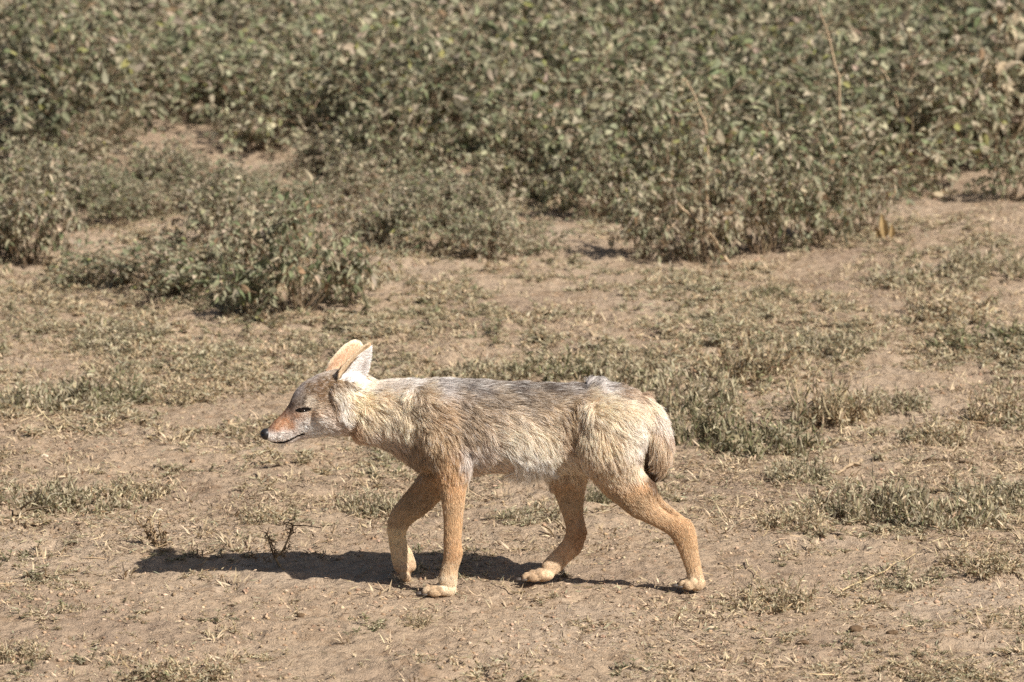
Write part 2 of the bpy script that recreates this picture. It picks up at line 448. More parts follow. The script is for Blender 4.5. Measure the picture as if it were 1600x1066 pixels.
# ---- low herbs with narrow leaves
HB = {k: [plant_proto("herb", "leaves", herb_data(300 + 10 * i + j, pal=k)) for j in range(2)] for i, k in enumerate(('grey', 'green', 'straw', 'dark'))}
HERBS = [
    (70, 632, 170, 90, 'grey', "grey-green mound of herb at the left edge, level with the animal's face"),
    (165, 622, 150, 80, 'green', "rounded greener mound of herb joined to the one at the left edge"),
    (290, 618, 130, 40, 'straw', "low flat herb mat just left of the animal's head"),
    (190, 520, 150, 55, 'grey', "loose grey herb below the wide green shrub, beside a yellow flower"),
    (40, 795, 150, 80, 'grey', "tallest grey herb of the left-hand strip, cut by the picture's edge"),
    (130, 790, 150, 65, 'grey', "grey herb in the middle of the left-hand strip on bare soil"),
    (215, 775, 110, 45, 'straw', "small herb at the right end of the left-hand strip"),
    (272, 868, 80, 15, 'dark', "dark flat tuft lying in the shadow of the animal's head"),
    (580, 795, 100, 55, 'grey', "small herb clump just left of the animal's raised foreleg"),
    (415, 815, 100, 35, 'straw', "flat dry herb above the shadow of the animal's neck"),
    (830, 812, 110, 40, 'grey', "low herb seen under the animal's belly"),
    (935, 785, 50, 50, 'dark', "small dark herb seen between the animal's hind legs"),
    (760, 590, 130, 60, 'grey', "herb just behind the animal's shoulders"),
    (870, 585, 150, 70, 'green', "wide herb just behind the middle of the animal's back"),
    (985, 600, 150, 90, 'grey', "tall herb just behind the animal's rump"),
    (1080, 640, 150, 110, 'grey', "tall herb to the right of the animal's rump"),
    (1090, 690, 120, 100, 'dark', "dark-based herb beside the animal's tail"),
    (1190, 700, 170, 110, 'green', "broad herb in the middle of the mat to the right of the tail"),
    (1250, 745, 110, 60, 'grey', "low grey herb at the lower tip of the mat to the right of the tail"),
    (1290, 660, 150, 110, 'straw', "dry straggly herb between the tail mat and the right-hand herbs"),
    (1170, 590, 160, 100, 'straw', "straw-coloured herb above the mat behind the animal"),
    (1300, 560, 140, 70, 'grey', "pale herb in open ground above the straggly one"),
    (1545, 548, 210, 70, 'dark', "dark green herb mat at the right edge halfway up"),
    (1450, 435, 190, 55, 'grey', "pale silvery herb below the brownish shrub at right"),
    (1550, 420, 150, 70, 'grey', "pale herb by the right edge beside bare soil"),
    (1490, 500, 170, 65, 'straw', "dry herb just above the dark green mat"),
    (1205, 462, 70, 45, 'dark', "small lone dark sprig in the open ground below the right-hand clump"),
    (1395, 640, 110, 55, 'grey', "small herb in the middle of the right-hand open ground"),
    (1470, 690, 110, 60, 'straw', "loose dry herb above the large right-hand mound"),
    (1570, 660, 130, 80, 'straw', "tall dry herb at the right edge"),
    (1365, 800, 150, 100, 'grey', "left half of the large silvery mound of herb at lower right"),
    (1480, 815, 170, 105, 'grey', "right half of the large silvery mound of herb at lower right"),
    (1565, 780, 110, 70, 'grey', "herb touching the right edge beside the large silvery mound"),
    (1240, 825, 110, 50, 'straw', "small herb to the left of the large silvery mound"),
    (1215, 945, 130, 60, 'straw', "dry tuft to the right of the animal's near hind foot"),
    (1400, 905, 150, 45, 'grey', "flattened herb below the large silvery mound"),
    (1540, 895, 140, 50, 'straw', "flattened dry herb near the right edge below the mound"),
    (650, 975, 60, 28, 'straw', "tiny dry tuft below the animal's standing forefoot"),
    (290, 1062, 160, 45, 'straw', "dry mat at the bottom edge on the left"),
    (25, 1030, 110, 50, 'straw', "dry mat in the lower left corner"),
    (760, 1062, 210, 42, 'straw', "dry mat at the bottom edge in the middle"),
    (1490, 1055, 150, 40, 'straw', "dry mat at the bottom edge on the right"),
]
for px, py, wp, hp, k, lab in HERBS:
    pr = HB[k][int(rng.integers(2))]
    place("herb_clump", "foliage", pr, px, py, wp, hp, lab, "herb", "low narrow-leaved herbs on the open ground", .28, .115)

# ---- ground cover that nobody could count
r = np.random.default_rng(21)
HS = [[x.data() for x in herb_data(400 + j, h=.04, r_=.045, stems=7, pal=p, leaf=.015, lw=.0028)] for j, p in enumerate(['grey', 'grey', 'straw', 'green', 'straw', 'dark'])]
gb = Bag(); gs = Bag(); n = 0
while n < 3300:
    px = r.random() * 2500 - 450; py = 300 + 790 * r.random() ** .85
    x, y = G(px, py)
    dens = sstep(.38, .62, fbm(x * 2.2, y * 1.5, 3, 70)); dens = max(dens, .75 * (px < 640 and 395 < py < 500))
    if py > 880: dens *= .22
    elif py > 820: dens *= .5
    if px < 600 and 680 < py < 900: dens *= .3
    if 215 < px < 1120 and 840 < py < 935: dens *= .35
    if r.random() > dens * .9 + .03: continue
    k = int(r.choice(6, p=[.22, .18, .26, .05, .22, .07])); s = .35 + 1.1 * r.random() ** 1.5 + (.45 * r.random() if py < 700 else 0)
    if py > 850: s *= .7; k = int(r.choice([2, 4, 2, 5]))
    pos = np.array([x, y, float(gh(x, y)) - .003]); rz = r.random() * 6.28
    gb.add(*xf(HS[k][0], pos, s, rz, s * .55)); gs.add(*xf(HS[k][1], pos, s, rz, s * .55)); n += 1
go = obj("ground_cover", gb.mesh("ground_cover", M_LEAF), kind="stuff", label="sparse low sprigs of grey-green ground cover over the soil")
obj("stems", gs.mesh("ground_cover_stems", M_STEM), go, kind="stuff")

# straw litter
def scatter(n, f, seed):
    r = np.random.default_rng(seed); out = []
    while n > 0:
        m = n * 3 + 1000
        px = r.random(m) * 2600 - 500; py = 260 + 850 * r.random(m)
        d = FWD[None] + RT[None] * ((px - 800) / 800 * TX)[:, None] + UP[None] * ((533 - py) / 800 * TX)[:, None]
        q = CPOS + d * (-CAM_H / d[:, 2:3]); keep = r.random(m) < f(px, py, q[:, 0], q[:, 1])
        q = q[keep][:n]; out.append(q); n -= len(q)
    q = np.vstack(out); q[:, 2] = gh(q[:, 0], q[:, 1]); return q, r
def dlit(px, py, x, y):
    d = .22 + sstep(.40, .60, fbm(x * 2.6, y * 1.8, 3, 90)) * .8
    d = np.where(py > 870, d * .32, d); d = np.where((py > 800) & (px < 600), d * .5, d)
    d = d * (.25 + .75 * sstep(.3, .6, fbm(x * 9, y * 9, 2, 95)))
    return np.clip(d, 0, 1)
sb_ = Bag()
q, r = scatter(160000, dlit, 31)
N = len(q); a = r.random(N) * 6.283
d = np.stack([np.cos(a), np.sin(a), r.normal(.10, .22, N)], 1)
L_ = .006 + .020 * r.random(N) ** 2; q[:, 2] += .001 + .006 * r.random(N)
add_blades(sb_, q, d, nrm(np.array([0, 0, 1.]) + r.normal(0, .6, (N, 3))), L_, .0012 + .0018 * r.random(N),
           pick([(188, 167, 138), (172, 151, 122), (158, 138, 112), (138, 118, 94), (96, 80, 64), (148, 144, 118)], [.20, .24, .18, .12, .16, .10], N, r, .12), r.normal(.1, .35, N))  # dark brown blades: dead debris, and small shadow specks put into the colour
q, r = scatter(1800, dlit, 33)      # long stalks
N = len(q); a = r.random(N) * 6.283; q[:, 2] += .003
d = np.stack([np.cos(a), np.sin(a), r.normal(.06, .10, N)], 1)
add_blades(sb_, q, d, nrm(np.array([0, 0, 1.]) + r.normal(0, .3, (N, 3))), .03 + .06 * r.random(N) ** 1.5, .0018 + .0012 * r.random(N),
           pick([(206, 184, 146), (180, 156, 120), (130, 110, 84)], [.5, .3, .2], N, r, .1), r.normal(.0, .2, N))
ST = [straw_data(500 + j, h=.019, r_=.022, n=26).data() for j in range(5)]
q, r = scatter(3200, dlit, 34)
for p in q: sb_.add(*xf(ST[int(r.integers(5))], p - np.array([0, 0, .002]), .5 + 1.0 * r.random(), r.random() * 6.28))
obj("dry_grass", sb_.mesh("dry_grass", M_STRAW), kind="stuff", label="short dry straw and dead grass strewn over the soil")

# soil crumbs
q, r = scatter(30000, lambda px, py, x, y: .15 + .85 * sstep(.45, .62, fbm(x * 4, y * 4, 3, 55)), 41)
N = len(q); s = .0013 + .0048 * r.random(N) ** 5
oc = np.array([[1, 0, 0], [-1, 0, 0], [0, 1, 0], [0, -1, 0], [0, 0, 1], [0, 0, -1]], float)
V = q[:, None] + oc[None] * s[:, None, None] * (.6 + .8 * r.random((N, 6, 1))) * np.array([1.2, 1.2, .8])
oF = np.array([[0, 2, 4], [2, 1, 4], [1, 3, 4], [3, 0, 4], [2, 0, 5], [1, 2, 5], [3, 1, 5], [0, 3, 5]])
F = (np.arange(N)[:, None, None] * 6 + oF[None]).reshape(-1, 3)
c = pick([(168, 142, 116), (150, 124, 100), (186, 162, 136), (112, 92, 72)], [.4, .3, .2, .1], N, r, .1)
obj("gravel", mesh_from("gravel", V.reshape(-1, 3), F, np.repeat(c, 6, 0), True, M_CLOD), kind="stuff", label="small crumbs of dry soil scattered on the ground")

# ------------------------------------------------------------------ small single things
def tube(bag, pts, r0, r1, c):
    pts = np.asarray(pts, float); n = len(pts) - 1; rr = np.linspace(r0, r1, n + 1)
    add_segs(bag, pts[:-1], pts[1:], rr[:-1], rr[1:], np.repeat(c[None], n, 0))
def wobble(a, b, n, amp, r):
    t = np.linspace(0, 1, n)[:, None]; p = a + (b - a) * t
    j = r.normal(0, amp, (n, 3)); j[0] = 0; return p + j
# dead sprig in the shadow of the neck
r = np.random.default_rng(77); b = Bag(); gx, gy = G(436, 884); g0 = np.array([gx, gy, float(gh(gx, gy))])
dk = srgb((104, 84, 64)); lt = srgb((150, 128, 100))
def Q(px, py): return P(px, py, gy) - g0
main = [Q(438, 886), Q(430, 872), Q(441, 862), Q(447, 850), Q(452, 838), Q(458, 824), Q(456, 817)]
tube(b, main, .0028, .0013, lt)
tube(b, [Q(430, 872), Q(424, 858), Q(420, 845), Q(417, 832)], .002, .001, dk)
tube(b, [Q(458, 821), Q(475, 821), Q(502, 825)], .0016, .0008, dk)
tube(b, [Q(458, 821), Q(450, 816), Q(442, 818)], .0016, .0008, dk)
tube(b, [Q(441, 862), Q(434, 868), Q(425, 872)], .002, .001, lt)
tw = []
for m0, m1, k in ((Q(417, 832), Q(430, 866), 60), (Q(442, 816), Q(462, 832), 40), (Q(440, 870), Q(452, 850), 30), (Q(458, 824), Q(447, 850), 14), (Q(390, 868), Q(430, 878), 30)):
    for _ in range(k):
        p = m0 + (m1 - m0) * r.random() + r.normal(0, .002, 3); e = p + nrm(r.normal(0, 1, 3)) * (.006 + .011 * r.random())
        tube(b, wobble(p, e, 3, .0015, r), .0008, .0005, dk if r.random() < .7 else lt)
o = obj("dead_sprig", b.mesh("dead_sprig", M_STEM), None, "upright dead forked sprig standing in the shadow of the animal's neck", "twig")
o.location = g0.tolist()
# second pale sprig by the shadow of the head
b = Bag(); gx, gy = G(245, 858); g0 = np.array([gx, gy, float(gh(gx, gy))])
for tx, ty in ((232, 806), (250, 812), (262, 828), (225, 830), (270, 845), (213, 808), (240, 822)):
    e = P(tx, ty, gy + r.normal(0, .01)) - g0; pts = wobble(np.zeros(3), e, 7, .003, r); tube(b, pts, .0022, .0012, lt)
    for p in pts[2:]:
        for _ in range(5):
            q2 = p + nrm(r.normal(0, 1, 3)) * (.004 + .008 * r.random()); tube(b, [p, q2], .0016, .0010, dk if r.random() < .4 else lt)
o = obj("dry_sprig", b.mesh("dry_sprig", M_STEM), None, "pale feathery dry sprig rising above the shadow of the animal's head", "twig")
o.location = g0.tolist()
# fallen sticks
def stick(px0, py0, px1, py1, rad, c, label, lift=.006):
    a = onG(px0, py0, -lift); e = onG(px1, py1, -lift * 1.5); b = Bag()
    n = 8; pts = wobble(a, e, n, rad * .6, r) - a; pts[-1] = e - a
    pts[:, 2] = gh(pts[:, 0] + a[0], pts[:, 1] + a[1]) - a[2] + lift
    tube(b, pts, rad, rad * .45, c)
    for _ in range(3):
        k = int(r.integers(2, n - 1)); q2 = pts[k] + nrm(r.normal(0, 1, 3) * np.array([1, 1, .35])) * rad * 7; q2[2] = abs(q2[2] - pts[k][2]) + pts[k][2]
        tube(b, [pts[k], q2], rad * .4, rad * .15, c)
    o = obj("fallen_stick", b.mesh("fallen_stick", M_STEM), None, label, "stick"); o.location = a.tolist()
stick(1315, 925, 1430, 872, .0026, srgb((170, 150, 116)), "pale split stick lying on bare soil at lower right")
stick(1345, 725, 1300, 742, .006, srgb((150, 130, 105)), "short thick grey stick between the tail mat and the silvery mound")
stick(1560, 668, 1425, 664, .003, srgb((140, 118, 92)), "long thin stick lying near the right edge")
stick(20, 815, 45, 803, .009, srgb((120, 104, 84)), "short stubby grey stick under the herbs at the left edge")
stick(1520, 730, 1440, 722, .004, srgb((110, 92, 72)), "dark straight stick lying behind the large silvery mound")
stick(1165, 880, 1205, 930, .0018, srgb((210, 190, 150)), "thin pale stalk beside the dry tuft right of the hind foot")
stick(820, 930, 770, 915, .0022, srgb((190, 170, 136)), "thin curved stalk between the animal's front and hind feet")
# bare woody canes standing in the thicket
def cane(px, py, pts, rad, label):
    g = onG(px, py); b = Bag(); Pp = [np.zeros(3)] + [P(a, c, g[1] - .03) - g for a, c in pts]
    P2 = []
    for k in range(len(Pp) - 1): P2 += [Pp[k] + (Pp[k + 1] - Pp[k]) * t for t in (0, .33, .66)]
    P2.append(Pp[-1]); P2 = np.array(P2); P2[1:] += r.normal(0, rad * .5, P2[1:].shape)
    tube(b, P2, rad, rad * .4, srgb((172, 150, 122)))
    for k in range(3, len(P2)):
        q2 = P2[k] + nrm(r.normal(0, 1, 3)) * .03; tube(b, [P2[k], q2], rad * .4, rad * .2, srgb((160, 140, 112)))
    o = obj("bare_cane", b.mesh("bare_cane", M_STEM), None, label, "branch"); o.location = g.tolist()
cane(1140, 400, [(1115, 372), (1095, 350), (1060, 318)], .007, "thick bent bare stem sprawling at the front of the right-hand clump")
cane(1105, 330, [(1105, 200), (1092, 165), (1070, 120)], .0045, "bare leaning cane in the thicket above the animal's rump")
cane(1320, 300, [(1310, 120), (1295, 60), (1280, 10)], .0045, "tall bare cane rising out of the thicket near the top edge")
cane(1420, 250, [(1400, 150), (1385, 120), (1370, 100)], .0045, "short bare cane in the thicket to the right of the tallest one")
# dead leaf standing by the right clump
b = Bag(); g = onG(1383, 375)
for k, (dx, hh, ww) in enumerate(((0, .085, .028), (.02, .05, .02), (-.016, .04, .018))):
    add_leaves(b, np.array([[dx, 0, 0]]), np.array([[-.15 + dx * 8, -.25, 1.]]), np.array([[.1, -1., 0.1]]), np.array([hh]), np.array([ww]), srgb((176, 150, 108))[None], .1, .3)
o = obj("dead_leaf", b.mesh("dead_leaf", M_LEAF), None, "large curled tan dead leaf upright at the right end of the right-hand clump", "leaf"); o.location = g.tolist()
# yellow flower
b = Bag(); g = onG(218, 524)
for k in range(8):
    a = k * math.pi / 4
    add_leaves(b, np.array([[0, 0, .012]]), np.array([[math.cos(a), math.sin(a), .5]]), np.array([[0, 0, 1.]]), np.array([.009]), np.array([.006]), srgb((226, 200, 40))[None], .1, .1)
o = obj("yellow_flower", None, None, "tiny yellow flower on the ground below the wide green shrub at left", "flower"); o.location = g.tolist()
obj("petals", b.mesh("petals", M_LEAF), o)
b = Bag(); tube(b, [np.array([0, 0, 0.]), np.array([.001, 0, .006]), np.array([0, 0, .013])], .0012, .0009, srgb((120, 122, 80))); obj("stem", b.mesh("flower_stem", M_STEM), o)
# stones and dark dung-like clods
def stone(px, py, s, c, label, name="stone", cat="stone", flat=.6, mat=None, seed=0):
    bm = bmesh.new(); bmesh.ops.create_icosphere(bm, subdivisions=3, radius=1)
    rr = np.random.default_rng(seed); o3 = rr.random(3) * 50
    for v in bm.verts:
        k = 1 + .35 * (float(vnoise(v.co.x * 1.3 + o3[0], v.co.y * 1.3 + v.co.z * 1.7 + o3[1])) - .5) * 2 + .15 * (float(vnoise(v.co.x * 4 + o3[2], v.co.z * 4 + v.co.y * 3)) - .5)
        v.co = Vector((v.co.x * k * s, v.co.y * k * s * .8, v.co.z * k * s * flat))
    me = bpy.data.meshes.new(name); bm.to_mesh(me); bm.free()
    a = me.attributes.new("tint", 'FLOAT_COLOR', 'POINT'); cc = np.ones((len(me.vertices), 4)); cc[:, :3] = srgb(c); a.data.foreach_set("color", cc.ravel())
    me.polygons.foreach_set("use_smooth", [True] * len(me.polygons)); me.materials.append(mat or M_STONE)
    o = obj(name, me, None, label, cat); g = onG(px, py, 0); o.location = (g[0], g[1], g[2] + s * flat * .35); o.rotation_euler = (0, 0, rr.random() * 6)
stone(249, 799, .0075, (196, 180, 158), "small pale stone on bare soil above the shadow of the head", seed=3)
stone(70, 708, .010, (206, 190, 168), "pale stone behind the herbs near the left edge", seed=4)
stone(383, 925, .007, (140, 112, 92), "brown pebble on the soil just below the shadow of the neck", seed=5)
stone(515, 440, .008, (215, 205, 190), "whitish pebble at the foot of the lone dark-leaved shrub", seed=6)
for k, (px, py, s, lab) in enumerate(((1335, 990, .014, "largest dark clod in the trampled soil at lower right"), (1362, 982, .010, "second dark clod, right beside the largest one"),
        (1395, 990, .012, "dark clod lying apart to the right of the pair at lower right"), (470, 962, .009, "dark clod in the bare soil below the shadow of the chest"),
        (1255, 1005, .012, "straw-topped clod left of the dark pair at lower right"), (855, 965, .007, "small dark clod below the animal's belly"))):
    stone(px, py, s, (96, 78, 60), lab, "soil_clod", "clod", .5, M_CLOD, 20 + k)

# ------------------------------------------------------------------ the jackal
def loft(stations, n=28, sup=2.3):
    """stations: (centre, up-vector half, side-vector half). closed tube with rounded ends"""
    Vs = []; m = len(stations)
    for c, u, s in stations:
        for k in range(n):
            a = 2 * math.pi * k / n; ca, sa = math.cos(a), math.sin(a)
            e = 2 / sup
            Vs.append(c + u * (abs(ca) ** e * (1 if ca > 0 else -1)) + s * (abs(sa) ** e * (1 if sa > 0 else -1)))
    F = []
    for i in range(m - 1):
        for k in range(n):
            j = (k + 1) % n
            F.append((i * n + k, i * n + j, (i + 1) * n + j, (i + 1) * n + k))
    F.append(tuple(range(n))[::-1]); F.append(tuple((m - 1) * n + k for k in range(n)))
    return Vs, F
def densify(st, k=5):
    """Catmull-Rom through the stations"""
    A = np.array([np.concatenate(s) for s in st]); out = []
    for i in range(len(A) - 1):
        p0 = A[max(i - 1, 0)]; p1 = A[i]; p2 = A[i + 1]; p3 = A[min(i + 2, len(A) - 1)]
        for t in np.linspace(0, 1, k, endpoint=False):
            out.append(.5 * ((2 * p1) + (-p0 + p2) * t + (2 * p0 - 5 * p1 + 4 * p2 - p3) * t * t + (-p0 + 3 * p1 - 3 * p2 + p3) * t ** 3))
    out.append(A[-1]); return [(o[:3], o[3:6], o[6:9]) for o in out]
def edges(rows):
    """rows: (ax,ay,bx,by,yc,hw): the two outline points in photo pixels, lateral centre and half width"""
    st = []
    for ax, ay, bx, by, yc, hw in rows:
        a = P(ax, ay, yc); b = P(bx, by, yc); st.append(((a + b) / 2, (a - b) / 2, np.array([0, hw, 0.])))
    c0, u0, s0 = st[0]; c1, u1, s1 = st[1]; d = nrm(c0 - c1); st.insert(0, (c0 + d * .5 * min(np.linalg.norm(u0), hw0 := rows[0][5]), u0 * .45, s0 * .45))
    c0, u0, s0 = st[-1]; c1, u1, s1 = st[-2]; d = nrm(c0 - c1); st.append((c0 + d * .5 * min(np.linalg.norm(u0), rows[-1][5]), u0 * .45, s0 * .45))
    return st
BM = bmesh.new()
def put(Vs, F):
    vs = [BM.verts.new(Vector(v.tolist() if hasattr(v, 'tolist') else v)) for v in Vs]
    for f in F: BM.faces.new([vs[i] for i in f])
def tubef(rows, sup=2.2): put(*loft(densify(edges(rows)), 28, sup))
def blob(c, rx, ry, rz_, rot=None):
    m = Matrix.Translation(Vector(c.tolist())) @ (rot or Matrix.Identity(4)) @ Matrix.Diagonal((rx, ry, rz_, 1))
    bmesh.ops.create_icosphere(BM, subdivisions=3, radius=1, matrix=m)
# trunk
tubef([(1020, 648, 1008, 692, 0, .034), (1005, 622, 994, 722, 0, .062), (975, 607, 962, 736, 0, .076), (928, 603, 922, 734, 0, .072),
       (890, 603, 886, 732, 0, .068), (850, 603, 846, 734, 0, .076), (805, 602, 806, 736, 0, .086), (748, 598, 752, 735, 0, .084), (700, 596, 704, 735, 0, .080),
       (662, 597, 660, 730, 0, .072), (630, 597, 624, 710, 0, .060), (600, 598, 588, 692, 0, .052), (572, 600, 552, 682, 0, .045)], 2.25)
# head
tubef([(588, 598, 575, 668, 0, .036), (562, 586, 553, 676, 0, .045), (533, 579, 533, 679, 0, .050), (508, 584, 512, 679, 0, .050), (490, 592, 498, 681, 0, .044),
       (474, 602, 484, 684, 0, .036), (462, 615, 470, 688, 0, .028), (454, 633, 459, 692, 0, .0215), (444, 647, 448, 694, 0, .0185), (432, 659, 436, 694, 0, .0165),
       (423, 669, 426, 692, 0, .0130), (418, 675, 420, 688, 0, .0090)], 2.2)
for s in (-1, 1):
    blob(P(510, 645, s * .034), .030, .020, .030)          # cheek muscle
    blob(P(487, 634, s * .031), .017, .009, .0075)        # brow
    blob(P(532, 620, s * .035), .030, .022, .030)          # ruff base
    blob(P(552, 598, s * .028), .022, .018, .020)          # ear base
# near foreleg
tubef([(650, 618, 728, 626, -.040, .032), (650, 655, 734, 664, -.050, .038), (655, 688, 737, 696, -.056, .038), (668, 715, 738, 720, -.058, .034), (682, 745, 728, 745, -.062, .026), (690, 775, 725, 774, -.066, .0205),
       (694, 812, 722, 812, -.071, .0165), (694, 845, 720, 845, -.075, .0160), (694, 864, 722, 866, -.077, .0175), (691, 886, 715, 890, -.079, .0150), (686, 906, 712, 914, -.081, .018)])
# far foreleg, lifted
tubef([(655, 690, 730, 715, .045, .034), (664, 728, 712, 758, .050, .030), (650, 752, 685, 783, .050, .024), (630, 776, 662, 804, .050, .0185),
       (612, 800, 645, 816, .050, .016), (606, 820, 636, 828, .050, .0155), (608, 845, 634, 843, .050, .0145), (612, 870, 644, 865, .050, .0160), (617, 890, 650, 886, .050, .0165)])
# near hind leg
tubef([(912, 632, 1006, 645, -.046, .040), (904, 685, 1003, 695, -.054, .048), (912, 725, 1001, 728, -.055, .042), (936, 757, 1010, 745, -.052, .033), (962, 784, 1022, 757, -.053, .026),
       (990, 806, 1028, 784, -.054, .019), (1019, 820, 1047, 803, -.055, .0150), (1044, 835, 1076, 812, -.055, .0150), (1057, 853, 1087, 834, -.055, .0135),
       (1067, 876, 1091, 865, -.055, .0120), (1073, 895, 1096, 890, -.055, .0125), (1075, 908, 1100, 910, -.055, .018)])
tubef([(1006, 770, 1018, 758, -.053, .011), (1028, 788, 1035, 781, -.054, .0062), (1050, 804, 1055, 798, -.055, .0055), (1063, 816, 1070, 810, -.055, .0050)])
tubef([(898, 770, 911, 768, .052, .009), (901, 795, 910, 794, .050, .0060), (904, 815, 913, 815, .047, .0055), (906, 830, 917, 832, .045, .007)])
blob(P(1070, 818, -.055), .010, .010, .010); blob(P(909, 838, .045), .009, .009, .010)
# far hind leg
tubef([(868, 680, 950, 680, .040, .036), (855, 722, 925, 725, .050, .036), (861, 752, 914, 752, .054, .030), (871, 780, 911, 780, .055, .023), (881, 808, 903, 808, .050, .016),
       (885, 830, 913, 836, .045, .0145), (879, 846, 908, 860, .042, .0135), (865, 862, 890, 877, .038, .0120), (848, 880, 870, 896, .033, .0135)])
# paws: toes, pads, ankle blocks
CLAWS = []
def paw(px0, py0, px1, py1, yc, w=.024, h=.0115, down=False):
    """heel (px0,py0) to toe tip (px1,py1)"""
    a = P(px0, py0, yc); b = P(px1, py1, yc); ax = nrm(b - a); L = np.linalg.norm(b - a)
    ang = math.atan2(ax[2], ax[0])
    rot = Matrix.Rotation(-ang, 4, 'Y')
    blob(a + (b - a) * .26, L * .36, w * .78, h * 1.12, rot)
    for k, t in enumerate((-1.15, -.4, .4, 1.15)):
        out = .0 if abs(t) < 1 else -.20
        p = a + (b - a) * (.76 + out) + np.array([0, t * w * .62, 0]) + np.array([0, 0, -.001])
        blob(p, L * .21, w * .25, h * .70, rot); blob(p - ax * L * .17 + np.array([0, 0, h * .42]), L * .15, w * .21, h * .55, rot)
        tip = p + ax * L * .25
        CLAWS.append((tip, ax, k))
paw(708, 920, 658, 924, -.083, .026, .0132)
paw(1098, 911, 1059, 912, -.055, .024, .0140)
paw(862, 896, 814, 902, .030, .023, .0130)
paw(631, 878, 634, 911, .050, .025, .0175)
# tail
tubef([(1008, 616, 990, 650, 0, .020), (1026, 637, 1003, 660, -.004, .023), (1040, 665, 1010, 674, -.008, .026), (1046, 695, 1013, 697, -.008, .028), (1043, 723, 1012, 720, -.006, .026), (1031, 745, 1011, 739, -.004, .014)])
# ears: cupped shells, u across, v from base to tip
def ear(left, right, yb, yt, cup, curl, tilt=0., thick=.0022):
    nu, nv = 13, 16; T = np.linspace(0, 1, nv); A = np.array(left, float); B = np.array(right, float)
    def ip(K, t): k = np.linspace(0, 1, len(K)); return np.interp(t, k, K[:, 0]), np.interp(t, k, K[:, 1])
    Sf = np.zeros((nv, nu, 3))
    for i, t in enumerate(T):
        lx, ly = ip(A, t); rx, ry = ip(B, t)
        for j, u in enumerate(np.linspace(-1, 1, nu)):
            yy = yb + (yt - yb) * t + cup * (1 - u * u) * (1 - t * .75) + curl * max(0, -u - .35) * (1 - t) + tilt * u * (1 - .3 * t)
            Sf[i, j] = P(lx + (rx - lx) * (u + 1) / 2, ly + (ry - ly) * (u + 1) / 2, yy)
    Nn = np.cross(np.gradient(Sf, axis=0), np.gradient(Sf, axis=1)); Nn = nrm(Nn)
    Vs = [v for v in (Sf + Nn * thick).reshape(-1, 3)] + [v for v in (Sf - Nn * thick).reshape(-1, 3)]
    F = []; o = nu * nv
    for i in range(nv - 1):
        for j in range(nu - 1):
            a = i * nu + j; F.append((a, a + 1, a + nu + 1, a + nu)); F.append((o + a + nu, o + a + nu + 1, o + a + 1, o + a))
    bd = [(0, j) for j in range(nu)] + [(i, nu - 1) for i in range(1, nv)] + [(nv - 1, j) for j in range(nu - 2, -1, -1)] + [(i, 0) for i in range(nv - 2, 0, -1)]
    ids = [i * nu + j for i, j in bd]
    for k in range(len(ids)):
        a, b = ids[k], ids[(k + 1) % len(ids)]; F.append((b, a, o + a, o + b))
    put(Vs, F)
ear([(528, 596), (530, 580), (543, 564), (557, 550), (568, 541), (576, 537)], [(565, 606), (571, 592), (576, 576), (579, 560), (580.5, 547), (579.5, 536.5)], -.032, -.040, .008, -.006, .009)
ear([(508, 584), (514, 568), (526, 552), (538, 540), (548, 533.5), (556, 531)], [(538, 592), (546, 576), (558, 562), (566, 551), (568, 542), (563, 534)], .034, .042, -.012, .0)
bmesh.ops.recalc_face_normals(BM, faces=BM.faces)
me0 = bpy.data.meshes.new("jackal_rough"); BM.to_mesh(me0); BM.free()
tmp = bpy.data.objects.new("tmp", me0); col.objects.link(tmp)
md = tmp.modifiers.new("r", 'REMESH'); md.mode = 'VOXEL'; md.voxel_size = .0023
ms = tmp.modifiers.new("s", 'SMOOTH'); ms.factor = .5; ms.iterations = 5
dg = bpy.context.evaluated_depsgraph_get()
body_me = bpy.data.meshes.new_from_object(tmp.evaluated_get(dg))
bpy.data.objects.remove(tmp); bpy.data.meshes.remove(me0)
body_me.name = "jackal"
def yaw(x):
    """the head turns a little towards the camera side: lateral offset growing from the neck forwards"""
    d = np.maximum(0, -.25 - np.asarray(x, float)); return .30 * np.where(d < .08, d * d / .16, d - .04)
nV = len(body_me.vertices); print("jackal verts", nV)
co = np.zeros(nV * 3, np.float32); body_me.vertices.foreach_get("co", co); co = co.reshape(-1, 3).astype(float)
yw = yaw(co[:, 0]); co[:, 1] -= yw; co[:, 2] += yw * .225; body_me.vertices.foreach_set("co", co.astype(np.float32).ravel()); body_me.update()
no = np.zeros(nV * 3, np.float32); body_me.vertices.foreach_get("normal", no); no = no.reshape(-1, 3).astype(float)

